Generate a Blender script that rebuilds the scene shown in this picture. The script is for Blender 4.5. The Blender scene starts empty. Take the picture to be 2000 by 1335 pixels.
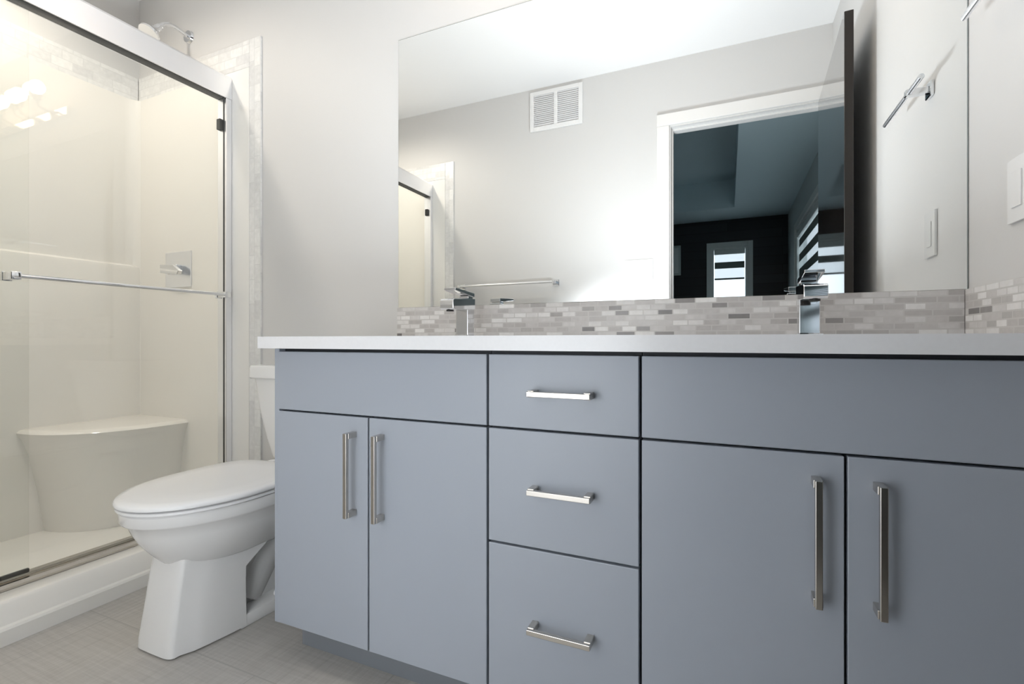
import bpy, bmesh, math, random
from mathutils import Vector, Matrix
random.seed(7)
SC = bpy.context.scene
COL = SC.collection
PI = math.pi

# ------------------------------------------------------------------ camera, world, exposure
D, W, XR, YB, ZC = .8885, 1.4235, .498, -.131, 2.4535      # cabinet fronts, mirror wall, right wall, door wall, ceiling
XL, XC, XG = -2.609, -1.751, -1.965                          # shower back wall, shower curb front, shower door
cam_d = bpy.data.cameras.new('camera')
cam = bpy.data.objects.new('camera', cam_d)
COL.objects.link(cam)
cam_d.sensor_width = 36
cam_d.lens = 951.57 / 2000 * 36
cam_d.shift_y = -3.17 / 2000
cam_d.clip_start = .02
cam.location = (0, 0, .81)
cam.rotation_euler = (PI / 2, 0, math.radians(23.887))
SC.camera = cam
SC.view_settings.view_transform = 'Standard'
SC.view_settings.look = 'None'
SC.view_settings.gamma = 1
SC.view_settings.exposure = 0.30
SC.view_settings.use_curve_mapping = False

wd = bpy.data.worlds.new('daylight')
SC.world = wd
wd.use_nodes = True
bg = wd.node_tree.nodes['Background']
bg.inputs[0].default_value = (.80, .90, 1.0, 1)
bg.inputs[1].default_value = 1.55

GLOBE_E = 20.0       # vanity light globes

# photographer's two flash heads beside the tripod: one bounced off the door wall, one off the ceiling
def flash(name, loc, rot, watt, size, col=(.90, .955, 1.0)):
    d = bpy.data.lights.new(name, 'SPOT')
    d.energy = watt
    d.color = col
    d.spot_size = math.radians(size)
    d.spot_blend = 1.0
    d.shadow_soft_size = .05
    o = bpy.data.objects.new(name, d)
    COL.objects.link(o)
    o.location = loc
    o.rotation_euler = rot
    return o
flash('wall_flash', (-.58, .45, .80), (PI / 2 - .30, 0, PI), 97, 112)
up = bpy.data.lights.new('ceiling_flash', 'AREA')      # umbrella head pointing up
up.shape = 'DISK'
up.size = .30
up.energy = 15.5
up.color = (.90, .955, 1.0)
upo = bpy.data.objects.new('ceiling_flash', up)
COL.objects.link(upo)
up.spread = math.radians(165)
upo.location = (-.42, .60, .90)
upo.rotation_euler = (PI, 0, 0)
# warm recessed downlight in the shower ceiling
dl = flash('shower_downlight', (-2.20, .60, ZC - .02), (0, 0, 0), 30, 168, (1.0, .91, .78))
dl.data.spot_blend = .5

# ------------------------------------------------------------------ materials
def new_mat(name):
    m = bpy.data.materials.new(name)
    m.use_nodes = True
    nt = m.node_tree
    return m, nt, nt.nodes['Principled BSDF']

def pm(name, col, rough=.5, metal=0, spec=.5, coat=0, noise=None, bump=None, aniso=0):
    m, nt, b = new_mat(name)
    b.inputs['Base Color'].default_value = (*col, 1)
    b.inputs['Roughness'].default_value = rough
    b.inputs['Metallic'].default_value = metal
    b.inputs['Specular IOR Level'].default_value = spec
    b.inputs['Coat Weight'].default_value = coat
    b.inputs['Coat Roughness'].default_value = .05
    if aniso:
        b.inputs['Anisotropic'].default_value = aniso
    tc = nt.nodes.new('ShaderNodeTexCoord')
    if noise:
        sc, amt = noise
        n = nt.nodes.new('ShaderNodeTexNoise')
        n.inputs['Scale'].default_value = sc
        n.inputs['Detail'].default_value = 4
        nt.links.new(tc.outputs['Object'], n.inputs['Vector'])
        mr = nt.nodes.new('ShaderNodeMapRange')
        mr.inputs['To Min'].default_value = 1 - amt
        mr.inputs['To Max'].default_value = 1 + amt
        nt.links.new(n.outputs['Fac'], mr.inputs['Value'])
        mx = nt.nodes.new('ShaderNodeVectorMath')
        mx.operation = 'SCALE'
        mx.inputs[0].default_value = col
        nt.links.new(mr.outputs[0], mx.inputs['Scale'])
        nt.links.new(mx.outputs[0], b.inputs['Base Color'])
    if bump:
        sc, st = bump
        n = nt.nodes.new('ShaderNodeTexNoise')
        n.inputs['Scale'].default_value = sc
        n.inputs['Detail'].default_value = 3
        nt.links.new(tc.outputs['Object'], n.inputs['Vector'])
        bp = nt.nodes.new('ShaderNodeBump')
        bp.inputs['Strength'].default_value = st
        bp.inputs['Distance'].default_value = .002
        nt.links.new(n.outputs['Fac'], bp.inputs['Height'])
        nt.links.new(bp.outputs[0], b.inputs['Normal'])
    return m

def emit_mat(name, col, strength):
    m, nt, b = new_mat(name)
    b.inputs['Base Color'].default_value = (*col, 1)
    b.inputs['Emission Color'].default_value = (*col, 1)
    b.inputs['Emission Strength'].default_value = strength
    return m

def glass_mat(name, tint, refl=1.0):
    """clear pane: straight-through light plus an angle-dependent mirror reflection"""
    m = bpy.data.materials.new(name)
    m.use_nodes = True
    nt = m.node_tree
    nt.nodes.clear()
    out = nt.nodes.new('ShaderNodeOutputMaterial')
    tr = nt.nodes.new('ShaderNodeBsdfTransparent')
    tr.inputs[0].default_value = (*tint, 1)
    gl = nt.nodes.new('ShaderNodeBsdfGlossy')
    gl.inputs['Roughness'].default_value = .003
    mix = nt.nodes.new('ShaderNodeMixShader')
    geo = nt.nodes.new('ShaderNodeNewGeometry')
    dot = nt.nodes.new('ShaderNodeVectorMath')
    dot.operation = 'DOT_PRODUCT'
    nt.links.new(geo.outputs['Normal'], dot.inputs[0])
    nt.links.new(geo.outputs['Incoming'], dot.inputs[1])
    def mth(op, a, b=None):
        n = nt.nodes.new('ShaderNodeMath')
        n.operation = op
        for i, v in enumerate((a, b)):
            if v is None:
                continue
            if isinstance(v, (int, float)):
                n.inputs[i].default_value = v
            else:
                nt.links.new(v, n.inputs[i])
        return n.outputs[0]
    c = mth('ABSOLUTE', dot.outputs['Value'])
    f = mth('POWER', mth('SUBTRACT', 1.0, c), 5.0)
    f = mth('ADD', mth('MULTIPLY', f, .96), .04)
    f = mth('MULTIPLY', f, refl)
    nt.links.new(f, mix.inputs[0])
    nt.links.new(tr.outputs[0], mix.inputs[1])
    nt.links.new(gl.outputs[0], mix.inputs[2])
    nt.links.new(mix.outputs[0], out.inputs[0])
    return m

def ramp(nt, stops, interp='LINEAR'):
    r = nt.nodes.new('ShaderNodeValToRGB')
    r.color_ramp.interpolation = interp
    e = r.color_ramp.elements
    while len(e) > 1:
        e.remove(e[0])
    e[0].position, e[0].color = stops[0][0], (*stops[0][1], 1)
    for p, c in stops[1:]:
        q = e.new(p)
        q.color = (*c, 1)
    return r

def mosaic_mat(name, axis, bw, bh, stops, mortar, gap=.0016, rough=.25):
    """brick-bond mosaic; axis says which world axis runs along the courses"""
    m, nt, b = new_mat(name)
    tc = nt.nodes.new('ShaderNodeTexCoord')
    sep = nt.nodes.new('ShaderNodeSeparateXYZ')
    nt.links.new(tc.outputs['Object'], sep.inputs[0])
    cmb = nt.nodes.new('ShaderNodeCombineXYZ')
    src = {'X': ('X', 'Z'), 'Y': ('Y', 'Z'), 'Z': ('Z', 'X')}[axis]
    nt.links.new(sep.outputs[src[0]], cmb.inputs[0])
    nt.links.new(sep.outputs[src[1]], cmb.inputs[1])
    br = nt.nodes.new('ShaderNodeTexBrick')
    br.offset = .5
    br.squash = 1.35
    br.squash_frequency = 3
    br.inputs['Color1'].default_value = (0, 0, 0, 1)
    br.inputs['Color2'].default_value = (1, 1, 1, 1)
    br.inputs['Mortar'].default_value = (.5, .5, .5, 1)
    br.inputs['Scale'].default_value = 1
    br.inputs['Mortar Size'].default_value = gap
    br.inputs['Mortar Smooth'].default_value = .1
    br.inputs['Bias'].default_value = 0
    br.inputs['Brick Width'].default_value = bw
    br.inputs['Row Height'].default_value = bh
    nt.links.new(cmb.outputs[0], br.inputs['Vector'])
    r = ramp(nt, stops, 'LINEAR')
    nt.links.new(br.outputs['Color'], r.inputs[0])
    n = nt.nodes.new('ShaderNodeTexNoise')
    n.inputs['Scale'].default_value = 60
    n.inputs['Detail'].default_value = 5
    nt.links.new(tc.outputs['Object'], n.inputs['Vector'])
    mr = nt.nodes.new('ShaderNodeMapRange')
    mr.inputs['To Min'].default_value = .86
    mr.inputs['To Max'].default_value = 1.12
    nt.links.new(n.outputs['Fac'], mr.inputs['Value'])
    sc = nt.nodes.new('ShaderNodeVectorMath')
    sc.operation = 'SCALE'
    nt.links.new(r.outputs[0], sc.inputs[0])
    nt.links.new(mr.outputs[0], sc.inputs['Scale'])
    mx = nt.nodes.new('ShaderNodeMix')
    mx.data_type = 'RGBA'
    nt.links.new(br.outputs['Fac'], mx.inputs['Factor'])
    nt.links.new(sc.outputs[0], mx.inputs['A'])
    mx.inputs['B'].default_value = (*mortar, 1)
    nt.links.new(mx.outputs['Result'], b.inputs['Base Color'])
    b.inputs['Roughness'].default_value = rough
    bp = nt.nodes.new('ShaderNodeBump')
    bp.invert = True
    bp.inputs['Strength'].default_value = .5
    bp.inputs['Distance'].default_value = .002
    nt.links.new(br.outputs['Fac'], bp.inputs['Height'])
    nt.links.new(bp.outputs[0], b.inputs['Normal'])
    return m

def floor_mat():
    """large grey tiles with a woven, streaky linen print"""
    m, nt, b = new_mat('linen_tile')
    tc = nt.nodes.new('ShaderNodeTexCoord')
    def streak(scale):
        mp = nt.nodes.new('ShaderNodeMapping')
        mp.inputs['Scale'].default_value = scale
        nt.links.new(tc.outputs['Object'], mp.inputs['Vector'])
        n = nt.nodes.new('ShaderNodeTexNoise')
        n.inputs['Scale'].default_value = 1
        n.inputs['Detail'].default_value = 5
        n.inputs['Roughness'].default_value = .65
        nt.links.new(mp.outputs[0], n.inputs['Vector'])
        return n.outputs['Fac']
    a = streak((5, 120, 1))
    c = streak((120, 5, 1))
    k = streak((2.5, 2.5, 1))
    mx = nt.nodes.new('ShaderNodeMix')
    nt.links.new(k, mx.inputs['Factor'])
    nt.links.new(a, mx.inputs['A'])
    nt.links.new(c, mx.inputs['B'])
    r = ramp(nt, [(.28, (.38, .36, .34)), (.5, (.48, .46, .435)), (.72, (.58, .555, .53))])
    nt.links.new(mx.outputs['Result'], r.inputs[0])
    br = nt.nodes.new('ShaderNodeTexBrick')
    br.offset = .5
    br.inputs['Scale'].default_value = 1
    br.inputs['Mortar Size'].default_value = .0018
    br.inputs['Brick Width'].default_value = .61
    br.inputs['Row Height'].default_value = .305
    mp = nt.nodes.new('ShaderNodeMapping')
    mp.inputs['Location'].default_value = (.13, .09, 0)
    nt.links.new(tc.outputs['Object'], mp.inputs['Vector'])
    nt.links.new(mp.outputs[0], br.inputs['Vector'])
    m2 = nt.nodes.new('ShaderNodeMix')
    m2.data_type = 'RGBA'
    nt.links.new(br.outputs['Fac'], m2.inputs['Factor'])
    nt.links.new(r.outputs[0], m2.inputs['A'])
    m2.inputs['B'].default_value = (.40, .385, .365, 1)
    nt.links.new(m2.outputs['Result'], b.inputs['Base Color'])
    b.inputs['Roughness'].default_value = .45
    return m

def plank_mat():
    """dark stained horizontal boards"""
    m, nt, b = new_mat('dark_boards')
    tc = nt.nodes.new('ShaderNodeTexCoord')
    sep = nt.nodes.new('ShaderNodeSeparateXYZ')
    nt.links.new(tc.outputs['Object'], sep.inputs[0])
    cmb = nt.nodes.new('ShaderNodeCombineXYZ')
    nt.links.new(sep.outputs['X'], cmb.inputs[0])
    nt.links.new(sep.outputs['Z'], cmb.inputs[1])
    br = nt.nodes.new('ShaderNodeTexBrick')
    br.inputs['Color1'].default_value = (.010, .013, .016, 1)
    br.inputs['Color2'].default_value = (.022, .026, .030, 1)
    br.inputs['Mortar'].default_value = (.004, .004, .005, 1)
    br.inputs['Scale'].default_value = 1
    br.inputs['Mortar Size'].default_value = .004
    br.inputs['Brick Width'].default_value = 1.3
    br.inputs['Row Height'].default_value = .12
    nt.links.new(cmb.outputs[0], br.inputs['Vector'])
    nt.links.new(br.outputs['Color'], b.inputs['Base Color'])
    b.inputs['Roughness'].default_value = .5
    return m

def fabric_mat(name, col, transp):
    m = bpy.data.materials.new(name)
    m.use_nodes = True
    nt = m.node_tree
    nt.nodes.clear()
    out = nt.nodes.new('ShaderNodeOutputMaterial')
    tr = nt.nodes.new('ShaderNodeBsdfTransparent')
    df = nt.nodes.new('ShaderNodeBsdfDiffuse')
    df.inputs[0].default_value = (*col, 1)
    mix = nt.nodes.new('ShaderNodeMixShader')
    mix.inputs[0].default_value = 1 - transp
    nt.links.new(tr.outputs[0], mix.inputs[1])
    nt.links.new(df.outputs[0], mix.inputs[2])
    nt.links.new(mix.outputs[0], out.inputs[0])
    return m

M = dict(
    wall=pm('wall_paint', (.655, .65, .645), .55, bump=(220, .08)),
    ceil=pm('ceiling_paint', (.86, .86, .86), .8, bump=(90, .12)),
    trim=pm('white_trim_paint', (.80, .79, .775), .32),
    cab=pm('grey_cabinet_lacquer', (.365, .395, .45), .38, noise=(3, .02)),
    carcass=pm('gap_shade_cabinet_box', (.03, .033, .04), .6),  # near-black colour paints in the shade seen in gaps between the fronts
    kick=pm('grey_toe_board', (.22, .235, .26), .5),
    quartz=pm('white_quartz', (.81, .81, .83), .22, noise=(140, .03)),
    nickel=pm('brushed_nickel', (.56, .53, .49), .20, 1, aniso=.4),
    chrome=pm('chrome', (.80, .81, .83), .06, 1),
    satin=pm('satin_aluminium', (.92, .93, .96), .28, 1),
    mirror=pm('silvered_mirror', (.93, .945, .94), .0, 1),
    mirror_edge=pm('mirror_edge', (.33, .36, .35), .2),
    china=pm('white_vitreous_china', (.84, .835, .83), .08, spec=.6),
    seat=pm('white_seat_plastic', (.90, .90, .905), .2),
    acrylic=pm('cream_acrylic', (.86, .84, .80), .14),
    pan=pm('white_acrylic_pan', (.86, .85, .82), .2),
    rubber=pm('black_rubber', (.02, .02, .02), .5),
    plate=pm('white_switch_plastic', (.82, .82, .82), .25),
    dark=pm('dark_gap', (.05, .05, .05), .6),
    grille=pm('grey_louvre', (.74, .74, .75), .4),
    espresso=pm('espresso_veneer', (.016, .012, .010), .08, coat=1, noise=(6, .2)),
    espresso_edge=pm('espresso_edge', (.014, .010, .008), .35),
    floor=floor_mat(),
    boards=plank_mat(),
    bedwall=pm('bedroom_paint', (.48, .54, .54), .6),
    bedceil=pm('bedroom_ceiling_paint', (.60, .74, .78), .8),
    bedfloor=pm('bedroom_carpet', (.09, .085, .08), .95, noise=(60, .2)),
    frame=pm('window_white', (.62, .67, .65), .4),
    picture=pm('pale_green_panel', (.42, .48, .46), .5),
    shade_dark=fabric_mat('blind_opaque_band', (.20, .235, .22), 0.0),
    shade_sheer=fabric_mat('blind_sheer_band', (.85, .87, .87), .75),
    glass=glass_mat('shower_glass', (.99, .994, .985), 1.0),
    pane=glass_mat('window_glass', (.97, .98, .98), .6),
    globe=emit_mat('lit_opal_globe', (1.0, .74, .48), GLOBE_E),
    diffuser=emit_mat('lit_diffuser', (1, .98, .95), 4.0),
)
MOSAIC = [(0, (.20, .19, .19)), (.035, (.34, .325, .32)), (.06, (.49, .47, .46)), (.4, (.57, .55, .54)), (.7, (.69, .675, .665)), (1, (.84, .83, .82))]
M['mosaic_x'] = mosaic_mat('grey_mosaic', 'X', .040, .0152, MOSAIC, (.60, .585, .57))
M['mosaic_y'] = mosaic_mat('grey_mosaic_return', 'Y', .040, .0152, MOSAIC, (.60, .585, .57))
MARBLE = [(0, (.70, .70, .70)), (.3, (.77, .77, .765)), (1, (.83, .83, .82))]
M['marble_v'] = mosaic_mat('marble_strip', 'Z', .075, .034, MARBLE, (.71, .71, .705), .0014)
M['marble_x'] = mosaic_mat('marble_border', 'X', .075, .038, MARBLE, (.71, .71, .705), .0014)
M['marble_y'] = mosaic_mat('marble_border_side', 'Y', .075, .038, MARBLE, (.71, .71, .705), .0014)

# ------------------------------------------------------------------ mesh helpers
class MB:
    """collects shapes (world coordinates) and links them as ONE mesh object"""
    def __init__(self):
        self.bm = bmesh.new()
    def box(self, x0, x1, y0, y1, z0, z1, bev=0, seg=2, mat=None):
        t = bmesh.new()
        bmesh.ops.create_cube(t, size=1)
        for v in t.verts:
            v.co = ((x0 + x1) / 2 + v.co.x * (x1 - x0), (y0 + y1) / 2 + v.co.y * (y1 - y0), (z0 + z1) / 2 + v.co.z * (z1 - z0))
        if bev:
            bmesh.ops.bevel(t, geom=list(t.edges), offset=bev, segments=seg, affect='EDGES', profile=.5)
        if mat is not None:
            bmesh.ops.transform(t, matrix=mat, verts=t.verts)
        self._merge(t)
        return self
    def _merge(self, t):
        me = bpy.data.meshes.new('tmp')
        t.to_mesh(me)
        t.free()
        self.bm.from_mesh(me)
        bpy.data.meshes.remove(me)
    def loft(self, rings, cap0=True, cap1=True):
        R = [[self.bm.verts.new(p) for p in r] for r in rings]
        n = len(R[0])
        for a, b in zip(R, R[1:]):
            for i in range(n):
                self.bm.faces.new((a[i], a[(i + 1) % n], b[(i + 1) % n], b[i]))
        if cap0:
            self.bm.faces.new(list(reversed(R[0])))
        if cap1:
            self.bm.faces.new(R[-1])
        return self
    def tube(self, path, r, n=16, caps=True):
        path = [Vector(p) for p in path]
        rr = r if isinstance(r, (list, tuple)) else [r] * len(path)
        rings = []
        ref = Vector((0, 0, 1))
        d0 = (path[1] - path[0]).normalized()
        if abs(d0.dot(ref)) > .95:
            ref = Vector((1, 0, 0))
        for i, p in enumerate(path):
            a = path[max(i - 1, 0)]
            b = path[min(i + 1, len(path) - 1)]
            d = (b - a).normalized()
            u = d.cross(ref).normalized()
            v = d.cross(u).normalized()
            rings.append([p + (u * math.cos(2 * PI * k / n) + v * math.sin(2 * PI * k / n)) * rr[i] for k in range(n)])
        return self.loft(rings, caps, caps)
    def sphere(self, c, r, n=20):
        t = bmesh.new()
        bmesh.ops.create_uvsphere(t, u_segments=n, v_segments=n // 2, radius=1)
        rv = r if isinstance(r, (list, tuple)) else (r, r, r)
        for v in t.verts:
            v.co = (c[0] + v.co.x * rv[0], c[1] + v.co.y * rv[1], c[2] + v.co.z * rv[2])
        self._merge(t)
        return self
    def prism(self, poly, axis, a, b, bev=0):
        """polygon extruded along an axis: 'x' -> poly is (y,z), 'y' -> (x,z), 'z' -> (x,y)"""
        t = bmesh.new()
        mk = {'x': lambda p, k: (k, p[0], p[1]), 'y': lambda p, k: (p[0], k, p[1]), 'z': lambda p, k: (p[0], p[1], k)}[axis]
        A = [t.verts.new(mk(p, a)) for p in poly]
        B = [t.verts.new(mk(p, b)) for p in poly]
        n = len(poly)
        t.faces.new(A)
        t.faces.new(list(reversed(B)))
        for i in range(n):
            t.faces.new((A[i], B[i], B[(i + 1) % n], A[(i + 1) % n]))
        bmesh.ops.recalc_face_normals(t, faces=t.faces)
        if bev:
            bmesh.ops.bevel(t, geom=list(t.edges), offset=bev, segments=2, affect='EDGES', profile=.5)
        self._merge(t)
        return self
    def build(self, name, mat, parent=None, smooth=15, label=None):
        bmesh.ops.recalc_face_normals(self.bm, faces=self.bm.faces)
        me = bpy.data.meshes.new(name)
        self.bm.to_mesh(me)
        self.bm.free()
        o = bpy.data.objects.new(name, me)
        COL.objects.link(o)
        me.materials.append(mat)
        if smooth:
            for p in me.polygons:
                p.use_smooth = True
            me.set_sharp_from_angle(angle=math.radians(smooth))
        if parent is not None:
            o.parent = parent
            w = Vector((0, 0, 0))
            q = parent
            while q is not None:
                w += q.location
                q = q.parent
            me.transform(Matrix.Translation(-w))
        if label:
            o['label'] = label
        return o

def thing(name, label, cat, loc, group=None):
    o = bpy.data.objects.new(name, None)
    COL.objects.link(o)
    o.empty_display_size = .05
    o.location = loc
    o['label'] = label
    o['category'] = cat
    if group:
        o['group'] = group
    return o

def tag(o, label, cat, group=None):
    o['label'] = label
    o['category'] = cat
    if group:
        o['group'] = group
    return o

def struct(name, mb, mat, parent=None, smooth=15, label=None):
    o = mb.build(name, mat, parent, smooth)
    if parent is None:
        o['kind'] = 'structure'
    if label:
        o['label'] = label
    return o

def copy_tree(o, parent=None):
    c = o.copy()
    COL.objects.link(c)
    c.parent = parent
    for ch in o.children:
        copy_tree(ch, c)
    return c

# ------------------------------------------------------------------ room shell
WY = W + .005
T = .119
struct('floor', MB().box(XL - .1, XR + .02, YB - T, WY + .02, -.1, 0), M['floor'])
struct('ceiling', MB().box(XL - .1, XR + .1, YB - T, WY + .1, ZC, ZC + .1), M['ceil'])
struct('wall_back', MB().box(XL - .1, XR + .1, WY, WY + .1, -.1, ZC), M['wall'])
struct('wall_left', MB().box(XL - .1, XL, YB - T, WY, -.1, ZC), M['wall'])
struct('wall_right', MB().box(XR, XR + .1, YB - T, WY, -.1, ZC), M['wall'])
OX0, OX1, OZ = -.305, .455, 2.057
struct('wall_front', MB().box(XL, OX0 - .015, YB - T, YB, -.1, ZC).box(OX1 + .015, XR, YB - T, YB, -.1, ZC)
       .box(OX0 - .015, OX1 + .015, YB - T, YB, OZ + .015, ZC), M['wall'])
# door lining and casing
struct('trim_1', MB().box(OX0 - .015, OX0, YB - T, YB, 0, OZ).box(OX1, OX1 + .015, YB - T, YB, 0, OZ)
       .box(OX0 - .015, OX1 + .015, YB - T, YB, OZ, OZ + .015)
       .box(OX0, OX0 + .010, YB - .075, YB - .045, 0, OZ - .010).box(OX0, OX1, YB - .075, YB - .045, OZ - .010, OZ), M['trim'])
struct('trim_2', MB().box(OX0 - .077, OX0 - .006, YB, YB + .016, 0, OZ + .006, .003)
       .box(OX0 - .077, XR - .001, YB, YB + .016, OZ + .006, OZ + .075, .003)
       .box(OX1 + .004, XR - .001, YB, YB + .016, 0, OZ + .006, .002), M['trim'])
struct('baseboard_back', MB().box(XC + .003, -1.062, WY - .014, WY, 0, .10, .003), M['trim'])
struct('baseboard_front', MB().box(XC + .003, OX0 - .079, YB, YB + .014, 0, .10, .003), M['trim'])
struct('baseboard_right', MB().box(XR - .014, XR, YB + .018, D + .06, 0, .10, .003), M['trim'])

# ------------------------------------------------------------------ bathroom door (open against the right wall)
hinge = Vector((.430, YB + .012, 0))
free = Vector((.400, .668, 0))
dirv = (free - hinge).normalized()
L = (free - hinge).length
ang = math.atan2(dirv.x, dirv.y)
door = bpy.data.objects.new('door_1', None)
COL.objects.link(door)
door['kind'] = 'structure'
door['label'] = 'dark espresso door standing open against the right wall'
door.location = hinge
door.rotation_euler = (0, 0, -ang)
def dchild(name, mb, mat, parent=None):
    o = mb.build(name, mat)
    o.parent = parent or door
    return o
dchild('door_leaf', MB().box(0, .030, .003, L, .012, 2.045, .0015), M['espresso'])
dchild('door_edge', MB().box(.001, .029, L - .001, L + .0015, .013, 2.044), M['espresso_edge'])
for hz in (.25, 1.05, 1.82):
    dchild('hinge', MB().tube([(.036, .004, hz), (.036, .004, hz + .09)], .006, 10), M['nickel'])
hd = dchild('door_handle', MB().tube([(-.001, L - .065, .95), (-.012, L - .065, .95)], .027, 20).tube([(-.01, L - .065, .95), (-.05, L - .065, .95)], .009, 12)
            .box(-.057, -.043, L - .18, L - .055, .941, .959, .003), M['nickel'])

# ------------------------------------------------------------------ bedroom beyond the door
BX0, BX1, BY0, BY1, BZ = -3.1, .713, -4.35, YB - T, 2.44
def holed_wall_x(name, x0, x1, y0, y1, hx0, hx1, hz0, hz1, z1, mat):
    return struct(name, MB().box(x0, hx0, y0, y1, 0, z1).box(hx1, x1, y0, y1, 0, z1).box(hx0, hx1, y0, y1, 0, hz0).box(hx0, hx1, y0, y1, hz1, z1), mat)
WX0, WX1, WZ0, WZ1 = -.205, .245, .95, 2.075
holed_wall_x('wall_far', BX0, BX1, BY0 - .1, BY0, WX0, WX1, WZ0, WZ1, 2.85, M['boards'])
RY0, RY1, RZ0, RZ1 = -3.52, -1.30, .55, 2.06
struct('wall_east', MB().box(BX1, BX1 + .1, BY0 - .1, RY0, 0, 2.85).box(BX1, BX1 + .1, RY1, BY1, 0, 2.85)
       .box(BX1, BX1 + .1, RY0, RY1, 0, RZ0).box(BX1, BX1 + .1, RY0, RY1, RZ1, 2.85), M['bedwall'])
struct('wall_west', MB().box(BX0 - .1, BX0, BY0 - .1, BY1, 0, 2.85), M['bedwall'])
struct('wall_near', MB().box(BX0, OX0 - .016, BY1 - .004, BY1, 0, 2.85).box(OX1 + .016, BX1 + .1, BY1 - .004, BY1, 0, 2.85)
       .box(OX0 - .016, OX1 + .016, BY1 - .004, BY1, OZ + .016, 2.85), M['bedwall'])
struct('floor_bedroom', MB().box(BX0 - .1, BX1 + .1, BY0 - .1, BY1, -.1, -.002), M['bedfloor'])
TX0, TX1, TY0, TY1 = -2.5, .075, -3.71, -.95
struct('ceiling_bedroom', MB().box(BX0, TX0, BY0, BY1, BZ, BZ + .345).box(TX1, BX1, BY0, BY1, BZ, BZ + .345)
       .box(TX0, TX1, BY0, TY0, BZ, BZ + .345).box(TX0, TX1, TY1, BY1, BZ, BZ + .345)
       .box(BX0 - .1, BX1 + .1, BY0 - .1, BY1, BZ + .345, BZ + .43), M['bedceil'])

w1 = bpy.data.objects.new('window_1', None)
COL.objects.link(w1)
w1.location = (.02, BY0, WZ0)
w1['kind'] = 'structure'
w1['label'] = 'small window with pale casing in the dark boarded wall of the bedroom'
MB().box(WX0 - .06, WX0, BY0, BY0 + .018, WZ0 - .06, WZ1 + .06, .003).box(WX1, WX1 + .06, BY0, BY0 + .018, WZ0 - .06, WZ1 + .06, .003)\
    .box(WX0, WX1, BY0, BY0 + .018, WZ1, WZ1 + .06, .003).box(WX0, WX1, BY0, BY0 + .018, WZ0 - .06, WZ0, .003).build('window_casing', M['frame'], w1)
MB().box(WX0, WX0 + .03, BY0 - .1, BY0, WZ0, WZ1).box(WX1 - .03, WX1, BY0 - .1, BY0, WZ0, WZ1)\
    .box(WX0 + .03, WX1 - .03, BY0 - .1, BY0, WZ0, WZ0 + .03).box(WX0 + .03, WX1 - .03, BY0 - .1, BY0, WZ1 - .03, WZ1).build('window_frame', M['frame'], w1)
MB().box(WX0 + .03, WX1 - .03, BY0 - .07, BY0 - .064, WZ0 + .03, WZ1 - .03).build('window_pane', M['pane'], w1)

w2 = bpy.data.objects.new('window_2', None)
COL.objects.link(w2)
w2.location = (BX1, (RY0 + RY1) / 2, RZ0)
w2['kind'] = 'structure'
w2['label'] = 'wide window on the pale side wall of the bedroom'
MB().box(BX1 - .018, BX1, RY0 - .07, RY0, RZ0 - .07, RZ1 + .07, .003).box(BX1 - .018, BX1, RY1, RY1 + .07, RZ0 - .07, RZ1 + .07, .003)\
    .box(BX1 - .018, BX1, RY0, RY1, RZ1, RZ1 + .07, .003).box(BX1 - .018, BX1, RY0, RY1, RZ0 - .07, RZ0, .003).build('window_casing', M['frame'], w2)
MB().box(BX1, BX1 + .1, RY0, RY0 + .03, RZ0, RZ1).box(BX1, BX1 + .1, RY1 - .03, RY1, RZ0, RZ1)\
    .box(BX1, BX1 + .1, RY0 + .03, RY1 - .03, RZ0, RZ0 + .03).box(BX1, BX1 + .1, RY0 + .03, RY1 - .03, RZ1 - .03, RZ1).build('window_frame', M['frame'], w2)
MB().box(BX1 + .064, BX1 + .07, RY0 + .03, RY1 - .03, RZ0 + .03, RZ1 - .03).build('window_pane', M['pane'], w2)

b1 = thing('window_blind', 'banded zebra blind half lowered in the small window of the dark wall', 'blind', (.02, BY0 - .02, WZ1 - .03))
MB().box(WX0 + .034, WX1 - .034, BY0 - .045, BY0 - .005, WZ1 - .10, WZ1 - .033, .004).build('head_rail', M['frame'], b1)
MB().box(WX0 + .04, WX1 - .04, BY0 - .027, BY0 - .025, 1.655, WZ1 - .10).build('sheer_fabric', M['shade_sheer'], b1)
o = MB()
for z0, z1 in ((1.785, 1.872),):
    o.box(WX0 + .04, WX1 - .04, BY0 - .024, BY0 - .022, z0, z1)
o.build('opaque_band', M['shade_dark'], b1)
MB().box(WX0 + .04, WX1 - .04, BY0 - .034, BY0 - .018, 1.632, 1.655, .003).build('bottom_rail', M['shade_dark'], b1)
b2 = thing('window_blind', 'long banded zebra blind lowered over the wide side window beside the door leaf', 'blind', (BX1 + .02, -2.4, RZ1 - .03))
MB().box(BX1 + .005, BX1 + .045, RY0 + .034, RY1 - .034, RZ1 - .09, RZ1 - .033, .004).build('head_rail', M['frame'], b2)
MB().box(BX1 + .025, BX1 + .027, RY0 + .04, RY1 - .04, .9, RZ1 - .09).build('sheer_fabric', M['shade_sheer'], b2)
z = RZ1 - .12
while z > 1.0:
    MB().box(BX1 + .022, BX1 + .024, RY0 + .04, RY1 - .04, z - .085, z).build('opaque_band', M['shade_dark'], b2)
    z -= .165
MB().box(BX1 + .018, BX1 + .034, RY0 + .04, RY1 - .04, .88, .9, .003).build('bottom_rail', M['shade_dark'], b2)
p = thing('wall_picture', 'pale grey green framed panel on the dark bedroom wall beside the door jamb', 'picture', (-.84, BY0, 1.92))
MB().box(-1.08, -.60, BY0 + .001, BY0 + .022, 1.72, 2.135, .004).build('picture_frame', M['picture'], p)
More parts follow.
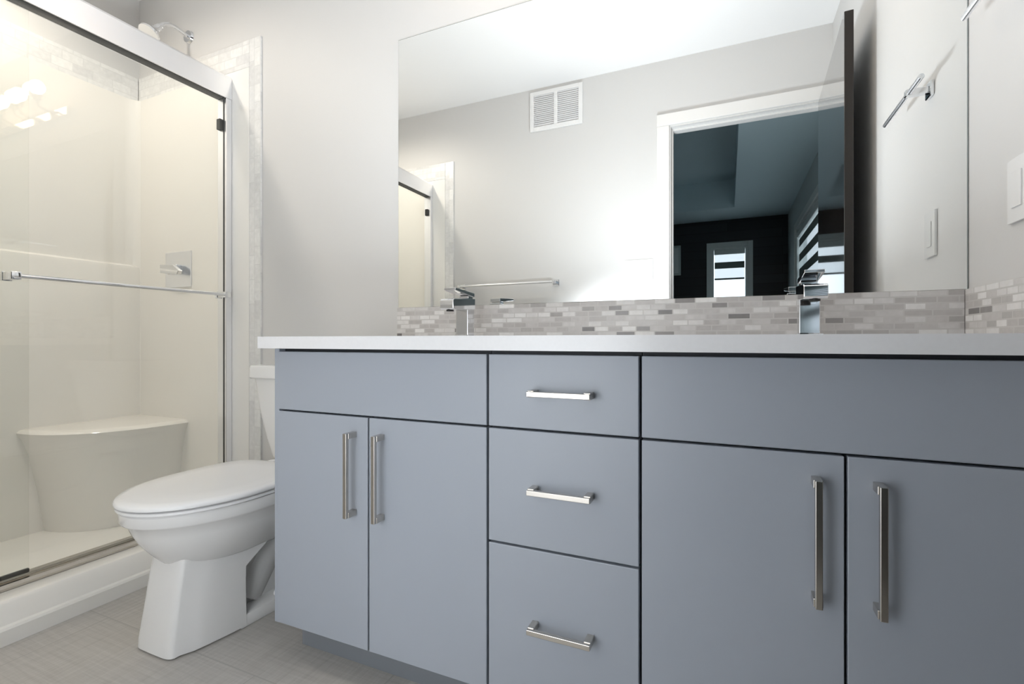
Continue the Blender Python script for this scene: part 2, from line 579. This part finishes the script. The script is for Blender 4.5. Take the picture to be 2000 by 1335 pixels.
MB().box(-1.05, -.63, BY0 + .022, BY0 + .024, 1.75, 2.105).build('picture_panel', M['frame'], p)

# ------------------------------------------------------------------ vanity: three cabinet units, worktop, splashback
ZF0, ZF1 = .097, .782
FY0, FY1 = D, D + .019
def front(name, parent, x0, x1, z0, z1):
    return MB().box(x0, x1, FY0, FY1, z0, z1, .0016, 2).build(name, M['cab'], parent)
def pull(parent, x, z, length, vertical):
    m = MB()
    h = length / 2
    y0, y1 = D - .034, D - .025
    if vertical:
        m.box(x - .005, x + .005, y0, y1, z - h, z + h, .001)
        for s in (-1, 1):
            m.box(x - .0065, x + .0065, y1 - .002, D, z + s * (h - .0065) - .0065, z + s * (h - .0065) + .0065, .001)
    else:
        m.box(x - h, x + h, y0, y1, z - .005, z + .005, .001)
        for s in (-1, 1):
            m.box(x + s * (h - .0065) - .0065, x + s * (h - .0065) + .0065, y1 - .002, D, z - .0065, z + .0065, .001)
    return m.build('handle', M['nickel'], parent)
def carcass(u, x0, x1, sink=False):
    m = MB()
    if sink:        # open at the top for the basin
        m.box(x0, x1, FY1 + .001, W - .002, .095, .64).box(x0, x1, FY1 + .001, FY1 + .018, .64, .789).box(x0, x1, 1.27, W - .002, .64, .789)
        m.box(x0, x0 + .016, FY1 + .018, 1.27, .64, .789).box(x1 - .016, x1, FY1 + .018, 1.27, .64, .789)
    else:
        m.box(x0, x1, FY1 + .001, W - .002, .095, .789)
    m.build('carcass', M['carcass'], u)
    MB().box(x0, x1, D + .075, D + .09, .0, .0945).build('toe_board', M['kick'], u)
G = .0022
def sink_unit(label, x0, xm, x1):
    u = thing('sink_cabinet', label, 'cabinet', ((x0 + x1) / 2, D + .27, 0))
    front('drawer_front', u, x0, x1, .6366, ZF1)
    a = front('door', u, x0, xm - G, ZF0, .6322)
    b = front('door', u, xm + G, x1, ZF0, .6322)
    pull(a, xm - .040, .502, .193, True)
    pull(b, xm + .040, .502, .193, True)
    return u
uL = sink_unit('grey two-door sink cabinet with long pulls, beside the toilet', -1.043, -.754, -.4502)
carcass(uL, -1.039, -.449, True)
MB().box(-1.056, -1.0395, D + .002, W - .002, .095, .789, .001).build('end_panel', M['cab'], uL)
uD = thing('drawer_cabinet', 'grey bank of three drawers between the two sink cabinets', 'cabinet', (-.2955, D + .27, 0))
carcass(uD, -.4475, -.1435)
for z0, z1, zp in ((.6366, ZF1, .708), (.4045, .6322, .521), (ZF0, .4000, .257)):
    d = front('drawer', uD, -.4455, -.1455, z0, z1)
    pull(d, -.288, zp, .123, False)
uR = sink_unit('grey two-door sink cabinet with long pulls, against the right wall', -.1405, .1655, .4715)
carcass(uR, -.142, .476, True)
MB().box(.4755, XR - .001, D + .004, D + .022, ZF0, ZF1).build('filler_strip', M['cab'], uR)

ct = thing('countertop', 'white quartz worktop running the whole length of the grey vanity', 'countertop', (-.29, 1.14, .79))
CX0, CX1, CY0 = -1.084, XR - .001, D - .0255
holes = [(-.745 - .21, -.745 + .21), (.165 - .21, .165 + .21)]
m = MB()
hy0, hy1 = .94, 1.225
m.box(CX0, CX1, CY0, hy0, .79, .8195)
m.box(CX0, CX1, hy1, W + .003, .79, .8195)
xs = [CX0, holes[0][0], holes[0][1], holes[1][0], holes[1][1], CX1]
for a, b in ((0, 1), (2, 3), (4, 5)):
    m.box(xs[a], xs[b], hy0, hy1, .79, .8195)
m.build('slab', M['quartz'], ct)
for a, b in holes:      # undermounted basins
    t = .008
    m = MB().box(a - t, a, hy0 - t, hy1 + t, .665, .7895).box(b, b + t, hy0 - t, hy1 + t, .665, .7895)
    m.box(a, b, hy0 - t, hy0, .665, .7895).box(a, b, hy1, hy1 + t, .665, .7895).box(a, b, hy0, hy1, .665, .673)
    k = m.build('sink_basin', M['china'], ct)
    c = (a + b) / 2
    MB().tube([(c, 1.10, .6731), (c, 1.10, .676)], .022, 20).build('drain', M['chrome'], k)

sb = MB().box(-1.076, XR - .009, W - .004, WY - .0005, .8200, .925, .0008)
tag(sb.build('backsplash', M['mosaic_x']), 'long strip of grey brick mosaic under the mirror', 'backsplash')
sb = MB().box(XR - .008, XR - .0005, .88, WY - .001, .8200, .925, .0008)
tag(sb.build('backsplash', M['mosaic_y']), 'short return of grey brick mosaic along the right wall', 'backsplash')

mr = thing('wall_mirror', 'large frameless mirror above the two sinks', 'mirror', (-.29, W, .926))
MB().box(-1.0735, XR - .003, W, W + .004, .9258, 1.877, .0006, 1).build('mirror_glass', M['mirror'], mr)
MB().box(-1.0737, -1.0727, W + .0004, W + .0045, .926, 1.877).box(XR - .0032, XR - .0015, W + .0004, W + .0045, .926, 1.877)\
    .box(-1.0737, XR - .002, W + .0004, W + .0045, 1.8768, 1.878).build('mirror_edge', M['mirror_edge'], mr)

# ------------------------------------------------------------------ faucets
def faucet(x, label):
    y = 1.305
    t = thing('faucet', label, 'faucet', (x, y, .8195), 'square chrome faucets on the worktop')
    MB().box(x - .026, x + .026, y - .026, y + .026, .8196, .8255, .001).build('base_plate', M['chrome'], t)
    MB().box(x - .0205, x + .0205, y - .0205, y + .0205, .8255, .912, .0015).build('column', M['chrome'], t)
    MB().prism([(y + .024, .905), (y + .024, .938), (y - .10, .930), (y - .108, .925), (y - .108, .902), (y - .10, .898), (y - .02, .902)], 'x', x - .0225, x + .0225, .0015).build('spout', M['chrome'], t)
    MB().box(x - .016, x + .016, y - .008, y + .02, .937, .945, .001)\
        .prism([(y + .026, .943), (y + .026, .955), (y - .09, .962), (y - .09, .955), (y - .05, .950)], 'x', x - .019, x + .019, .001).build('lever', M['chrome'], t)
    MB().tube([(x, y - .088, .8995), (x, y - .088, .894)], .011, 16).build('aerator', M['rubber'], t)
    return t
faucet(-.735, 'square chrome faucet above the left sink cabinet, nearer the toilet')
faucet(.170, 'square chrome faucet above the right sink cabinet, nearer the right wall')

# ------------------------------------------------------------------ toilet
TXC = -1.355
def egg(hw, yf, yb, z, yc=None, n=48, p=2.0, pb=3.2):
    yc = yc if yc is not None else yf + (yb - yf) * .52
    r = []
    for k in range(n):
        a = 2 * PI * k / n
        s, c = math.sin(a), math.cos(a)
        if c >= 0:    # front (towards -y)
            e = 2 / p
            r.append((TXC + hw * math.copysign(abs(s) ** e, s), yc - (yc - yf) * abs(c) ** e, z))
        else:
            e = 2 / pb
            r.append((TXC + hw * math.copysign(abs(s) ** e, s), yc + (yb - yc) * abs(c) ** e, z))
    return r
toi = thing('toilet', 'white two-piece toilet with closed lid between the shower and the vanity', 'toilet', (TXC, 1.05, 0))
b = MB()
b.loft([egg(.168, .742, 1.19, .3785), egg(.181, .714, 1.21, .3780), egg(.184, .710, 1.215, .374), egg(.184, .711, 1.215, .350), egg(.182, .715, 1.215, .345),
        egg(.176, .726, 1.21, .339), egg(.170, .738, 1.20, .312), egg(.158, .755, 1.19, .28), egg(.140, .778, 1.18, .25), egg(.115, .803, 1.17, .222), egg(.090, .826, 1.15, .204), egg(.05, .86, 1.1, .198)])
def ped(z, yf, hf, hb, yb, n=10):
    """pedestal outline: narrow rounded front, wider back"""
    pts = []
    for k in range(n + 1):      # rounded front corners
        a = -PI / 2 + PI * k / n
        s, c = math.sin(a), math.cos(a)
        pts.append((TXC + math.copysign(abs(s) ** .35, s) * hf, yf + .026 - .026 * abs(c) ** .6, z))
    for k in range(1, 7):
        t = k / 6
        e = t ** .55
        pts.append((TXC + hf + (hb - hf) * e, yf + .026 + (yb - yf - .026) * t, z))
    for k in range(6, 0, -1):
        t = k / 6
        e = t ** .55
        pts.append((TXC - hf - (hb - hf) * e, yf + .026 + (yb - yf - .026) * t, z))
    return pts
b.loft([ped(0, .778, .066, .103, .952), ped(.0045, .777, .067, .104, .952), ped(.005, .769, .075, .112, .955), ped(.03, .771, .075, .112, .955), ped(.10, .782, .072, .109, .955), ped(.172, .793, .070, .108, .956),
        ped(.232, .803, .069, .108, 1.05), ped(.27, .812, .069, .109, 1.12), ped(.31, .825, .069, .11, 1.20)])
b.box(TXC - .060, TXC + .060, .94, 1.33, .02, .30, .02, 3)                              # trapway
b.tube([(TXC, 1.0, .05), (TXC, 1.08, .16), (TXC, 1.18, .235), (TXC, 1.28, .18), (TXC, 1.33, .05)], .075, 20)
b.prism([(TXC - .110, .94), (TXC + .110, .94), (TXC + .117, 1.10), (TXC + .10, 1.32), (TXC - .10, 1.32), (TXC - .116, 1.10)], 'z', .0, .036, .004)
b.box(TXC - .17, TXC + .17, 1.16, 1.41, .335, .380, .018, 3)                             # deck under the tank
b.build('bowl', M['china'], toi, 40)
MB().sphere((TXC + .094, 1.075, .039), (.013, .013, .014), 16).build('bolt_cap', M['seat'], toi, 40)
MB().sphere((TXC - .094, 1.075, .039), (.013, .013, .014), 16).build('bolt_cap', M['seat'], toi, 40)
MB().loft([egg(.180, .710, 1.165, .380, pb=4), egg(.185, .704, 1.168, .3815, pb=4), egg(.185, .704, 1.168, .3875, pb=4), egg(.182, .708, 1.165, .389, pb=4)]).build('seat', M['seat'], toi, 50)
MB().loft([egg(.182, .708, 1.168, .3915, pb=4), egg(.187, .701, 1.172, .3935, pb=4), egg(.188, .700, 1.172, .399, pb=4), egg(.184, .705, 1.168, .4045, pb=4), egg(.170, .726, 1.15, .4085, pb=4),
           egg(.12, .80, 1.09, .4110, pb=3), egg(.04, .92, .98, .4120, pb=2)]).build('seat_lid', M['seat'], toi, 60)
for s in (-1, 1):
    MB().tube([(TXC + s * .05, 1.178, .380), (TXC + s * .05, 1.178, .405)], .014, 14).build('hinge', M['seat'], toi, 40)
def rrect(x0, x1, y0, y1, z, r=.03, n=6):
    pts = []
    for cx, cy, a0 in ((x1 - r, y1 - r, 0), (x0 + r, y1 - r, 90), (x0 + r, y0 + r, 180), (x1 - r, y0 + r, 270)):
        for k in range(n + 1):
            a = math.radians(a0 + 90 * k / n)
            pts.append((cx + r * math.cos(a), cy + r * math.sin(a), z))
    return pts
TB = W - .008
MB().loft([rrect(TXC - .135, TXC + .135, 1.27, TB - .01, .386), rrect(TXC - .155, TXC + .155, 1.25, TB, .392), rrect(TXC - .172, TXC + .172, 1.238, TB, .46),
           rrect(TXC - .193, TXC + .193, 1.225, TB, .57), rrect(TXC - .205, TXC + .205, 1.217, TB, .674)]).build('tank', M['china'], toi, 40)
MB().loft([rrect(TXC - .214, TXC + .214, 1.207, TB, .6745), rrect(TXC - .218, TXC + .218, 1.203, TB, .679), rrect(TXC - .218, TXC + .218, 1.203, TB, .712),
           rrect(TXC - .214, TXC + .214, 1.207, TB, .7205), rrect(TXC - .20, TXC + .20, 1.22, TB - .01, .723)]).build('tank_lid', M['china'], toi, 40)

# ------------------------------------------------------------------ shower
Y0, Y1 = YB + .001, WY - .001
bs = thing('shower_tray', 'low white acrylic shower base with a stepped curb along the floor', 'shower base', (-2.2, .65, 0))
MB().prism([(XL + .001, .0), (XC, .0), (XC, .040), (XC - .004, .046), (XC - .013, .049), (XC - .034, .098), (XC - .040, .105), (XC - .052, .108), (XC - .17, .075), (XC - .255, .070), (XC - .30, .035), (XL + .001, .028)],
           'y', Y0, Y1).build('curb_pan', M['pan'], bs, 30)
sd = thing('shower_surround', 'cream acrylic shower wall panels with a moulded corner seat', 'shower wall', (-2.55, 1.3, .04))
# panels: lower part stands proud of the upper part and ends in a ledge
def panel_profile(t0, t1, zl=1.165):
    return [(0, .0285), (t1, .0285), (t1, zl - .02), (t1 - .004, zl - .006), (t1 - .012, zl), (t0, zl + .004), (t0, 1.955), (0, 1.955)]
pr_ = panel_profile(.010, .036)
MB().prism([(XL + .001 + a, z) for a, z in pr_], 'y', Y0 + .0005, Y1 - .0005).build('back_panel', M['acrylic'], sd, 30)
pe = [(0, .0285), (.0145, .0285), (.0145, 1.955), (0, 1.955)]
MB().prism([(Y1 - a, z) for a, z in pe], 'x', XL + .02, -1.992).build('end_panel', M['acrylic'], sd, 30)
MB().prism([(Y0 + a, z) for a, z in pe], 'x', XL + .02, -1.992).build('end_panel', M['acrylic'], sd, 30)
MB().box(-1.992, -1.834, Y1 - .008, Y1, .072, 1.955, .002).build('end_flange', M['pan'], sd)
MB().box(-1.992, -1.834, Y0, Y0 + .008, .072, 1.955, .002).build('end_flange', M['pan'], sd)
# rounded inside corners
def cove(yc, s):
    r = .06
    cx, cy = XL + .011 + r, yc - s * r
    arc = [(cx - r * math.cos(a), cy + s * r * math.sin(a)) for a in [math.radians(q) for q in range(0, 91, 10)]]
    return [(XL + .005, yc), *([] if False else arc)]
MB().prism(cove(Y1 - .006, 1), 'z', .04, 1.955).build('corner_cove', M['acrylic'], sd, 60)
MB().prism(cove(Y0 + .006, -1), 'z', .04, 1.955).build('corner_cove', M['acrylic'], sd, 60)
# corner seat
def seat_ring(rx, ry, z, n=20):
    c = (XL + .005, Y1 - .005)
    return [(c[0], c[1], z)] + [(c[0] + rx * math.cos(a) ** .8, c[1] - ry * math.sin(a) ** .8, z) for a in [PI / 2 * k / n for k in range(n + 1)]]
MB().loft([seat_ring(.31, .37, .029), seat_ring(.328, .392, .20), seat_ring(.352, .418, .34), seat_ring(.371, .438, .405), seat_ring(.383, .45, .430), seat_ring(.388, .456, .442), seat_ring(.380, .447, .452), seat_ring(.36, .425, .455)])\
    .build('corner_seat', M['acrylic'], sd, 50)

# marble tile border round the surround
struct('trim_3', MB().box(-1.833, -1.766, WY - .008, WY, 0, 2.07, .001), M['marble_v'])
struct('trim_4', MB().box(XL + .009, -1.834, WY - .008, WY, 1.956, 2.07, .001), M['marble_x'])
struct('trim_5', MB().box(XL, XL + .008, YB + .009, WY - .009, 1.956, 2.07, .001), M['marble_y'])
struct('trim_6', MB().box(XL + .009, -1.834, YB, YB + .008, 1.956, 2.07, .001), M['marble_x'])
struct('trim_7', MB().box(-1.833, -1.766, YB, YB + .008, 0, 2.07, .001), M['marble_v'])

# sliding door
dr = thing('shower_door', 'sliding clear glass shower door in a bright metal frame', 'shower door', (XG, .65, .075))
ya, yb = YB + .010, WY - .010
MB().prism([(XG - .028, 1.835), (XG - .022, 1.835), (XG - .022, 1.87), (XG + .022, 1.87), (XG + .022, 1.835), (XG + .028, 1.835), (XG + .028, 1.922), (XG + .020, 1.932), (XG - .028, 1.932)], 'y', ya, yb).build('top_rail', M['satin'], dr, 25)
MB().box(XG - .0215, XG + .0215, ya + .03, yb - .03, 1.834, 1.845).build('rail_channel', M['dark'], dr)
for y in (yb, ya):
    s = 1 if y > 0 else -1
    MB().box(XG - .026, XG + .028, min(y, y - s * .026), max(y, y - s * .026), .078, 1.835, .002).build('jamb', M['satin'], dr)
MB().prism([(XG - .03, .0765), (XG + .03, .0765), (XG + .03, .083), (XG + .02, .090), (XG + .006, .090), (XG + .004, .084), (XG - .004, .084), (XG - .006, .096), (XG - .03, .096)], 'y', ya, yb).build('bottom_track', M['nickel'], dr, 25)
xo, xi = XG + .014, XG - .014
po = MB().box(xo - .003, xo + .003, .700, 1.392, .092, 1.868).build('glass_panel', M['glass'], dr)
pi_ = MB().box(xi - .003, xi + .003, YB + .030, .773, .098, 1.868).build('glass_panel', M['glass'], dr)
MB().box(xi - .005, xi + .005, YB + .035, .773, .0965, .106).build('bottom_seal', M['rubber'], pi_)
MB().box(xo - .0045, xo + .0045, 1.392, 1.3955, .095, 1.83).build('edge_seal', M['dark'], po)
xb = xo + .042
tb = MB().tube([(xb, .715, 1.0), (xb, 1.375, 1.0)], .0065, 14)
for y in (.715, 1.375):
    tb.box(xo + .003, xb + .009, y - .012, y + .012, .988, 1.012, .002)
    tb.box(xo - .016, xo - .003, y - .012, y + .012, .986, 1.014, .002)
tb.build('towel_bar', M['chrome'], po, 32)
for y in (1.385, YB + .042):
    MB().box(XG - .012, XG + .010, y - .008, y + .008, 1.70, 1.745, .002).build('bumper', M['rubber'], dr)

# valve and shower head on the end wall
yw = Y1 - .0145
vv = thing('shower_valve', 'square chrome valve plate with a lever inside the shower', 'shower valve', (-2.29, yw, 1.12))
MB().box(-2.372, -2.192, yw - .006, yw, 1.050, 1.212, .002).build('valve_plate', M['satin'], vv)
MB().box(-2.318, -2.252, yw - .032, yw - .004, 1.108, 1.150, .003).build('hub', M['chrome'], vv)
MB().prism([(-2.335, 1.112), (-2.215, 1.100), (-2.205, 1.118), (-2.250, 1.145), (-2.335, 1.150)], 'y', yw - .052, yw - .032, .002).build('lever', M['chrome'], vv)
hx = -2.233
sh = thing('showerhead', 'chrome shower head on a curved arm above the glass', 'shower head', (hx, W, 2.183))
MB().tube([(hx, WY - .001, 2.183), (hx, WY - .010, 2.183)], [.030, .026], 24).build('flange', M['chrome'], sh, 40)
arm = [(hx, WY - .008, 2.183), (hx, 1.395, 2.188), (hx, 1.365, 2.193), (hx, 1.338, 2.190), (hx, 1.316, 2.176), (hx, 1.300, 2.155)]
MB().tube(arm, .009, 14).build('arm', M['chrome'], sh, 40)
ax = (Vector(arm[-1]) - Vector(arm[-2])).normalized()
p0 = Vector(arm[-1])
MB().tube([p0 - ax * .004, p0 + ax * .012, p0 + ax * .018, p0 + ax * .04, p0 + ax * .062, p0 + ax * .07], [.013, .016, .014, .022, .042, .041], 24).build('spray_head', M['chrome'], sh, 40)

# ------------------------------------------------------------------ things on the walls (most of them seen in the mirror)
vg = thing('vent_grille', 'white double air vent high on the door wall, close to the ceiling', 'vent', (-1.008, YB, 2.30))
vx0, vx1, vz0, vz1 = -1.185, -.832, 2.172, 2.428
m = MB()
for a in ((vx0, vx0 + .026, vz0, vz1), (vx1 - .026, vx1, vz0, vz1), (vx0 + .026, vx1 - .026, vz0, vz0 + .026), (vx0 + .026, vx1 - .026, vz1 - .026, vz1), (-1.020, -.997, vz0 + .026, vz1 - .026)):
    m.box(a[0], a[1], YB + .0005, YB + .012, a[2], a[3], .001)
m.build('vent_frame', M['plate'], vg)
for x0, x1 in ((vx0 + .026, -1.020), (-.997, vx1 - .026)):
    m = MB()
    m.box(x0, x1, YB + .0006, YB + .0015, vz0 + .026, vz1 - .026)
    z = vz0 + .032
    while z < vz1 - .034:
        m.prism([(YB + .001, z), (YB + .010, z + .008), (YB + .011, z + .0085), (YB + .002, z + .0005)], 'x', x0, x1)
        z += .0125
    m.build('louvre', M['grille'], vg)

def switch_plate(t, to_world, n):
    """n rockers side by side; local u across, v up, d out of the wall"""
    w = .046 * n + .026
    def bx(u0, u1, v0, v1, d0, d1, bev=.0008):
        P, Q = to_world(u0, v0, d0), to_world(u1, v1, d1)
        return [min(P[0], Q[0]), max(P[0], Q[0]), min(P[1], Q[1]), max(P[1], Q[1]), min(P[2], Q[2]), max(P[2], Q[2]), bev]
    MB().box(*bx(-w / 2, w / 2, -.060, .060, .0005, .0065)).build('cover_plate', M['plate'], t)
    for i in range(n):
        u = (i - (n - 1) / 2) * .046
        MB().box(*bx(u - .0165, u + .0165, -.033, .033, .0066, .0095)).build('rocker', M['plate'], t)
t = thing('switch_plate', 'white triple switch plate on the door wall, seen in the mirror beside the door casing', 'switch', (-.488, YB, 1.23))
switch_plate(t, lambda u, v, d: (-.488 + u, YB + d, 1.233 + v), 3)
t = thing('switch_plate', 'white wall plate on the right wall above the mosaic return', 'switch', (XR, 1.21, 1.09))
switch_plate(t, lambda u, v, d: (XR - d, 1.207 + u, 1.092 + v), 1)

t = thing('towel_bar', 'long chrome towel bar on the door wall, seen in the mirror beside the shower', 'towel bar', (-1.31, YB, 1.18))
MB().tube([(-1.69, YB + .06, 1.18), (-1.006, YB + .06, 1.18)], .0075, 14).build('bar', M['satin'], t, 40)
for x in (-1.69, -1.006):
    MB().box(x - .020, x + .020, YB + .0005, YB + .010, 1.160, 1.200, .002).box(x - .009, x + .009, YB + .009, YB + .07, 1.171, 1.189, .002).build('post', M['chrome'], t)
t = thing('towel_bar', 'short chrome hand towel bar on the right wall beside the mirror', 'towel bar', (XR, 1.14, 1.465))
zb = 1.478
MB().tube([(XR - .050, 1.302, zb), (XR - .050, .990, zb)], .0065, 14).build('bar', M['satin'], t, 40)
y = 1.205
MB().box(XR - .009, XR - .0005, y - .020, y + .020, zb - .020, zb + .020, .002).box(XR - .058, XR - .008, y - .009, y + .009, zb - .009, zb + .009, .002).build('post', M['chrome'], t)

# ------------------------------------------------------------------ lamps
vl = thing('vanity_light', 'chrome wall light with four lit opal globes above the mirror', 'lamp', (-.335, W, 2.03))
MB().box(-.70, .03, WY - .024, WY - .0005, 2.005, 2.055, .004).build('back_plate', M['chrome'], vl)
for x in (-.62, -.43, -.24, -.05):
    MB().tube([(x, WY - .02, 2.03), (x, 1.36, 2.02), (x, 1.325, 2.03), (x, 1.315, 2.06)], .007, 10).tube([(x, 1.315, 2.055), (x, 1.315, 2.08)], [.014, .028], 16).build('arm', M['chrome'], vl, 40)
    MB().sphere((x, 1.315, 2.125), (.033, .033, .036), 20).build('globe', M['globe'], vl, 40)

cl = thing('downlight', 'round recessed downlight in the ceiling over the shower', 'lamp', (-2.20, .60, ZC))
MB().tube([(-2.20, .60, ZC - .0005), (-2.20, .60, ZC - .006)], [.075, .07], 36).build('trim_ring', M['plate'], cl)
MB().tube([(-2.20, .60, ZC - .006), (-2.20, .60, ZC - .008)], [.055, .052], 36).build('diffuser', M['diffuser'], cl)
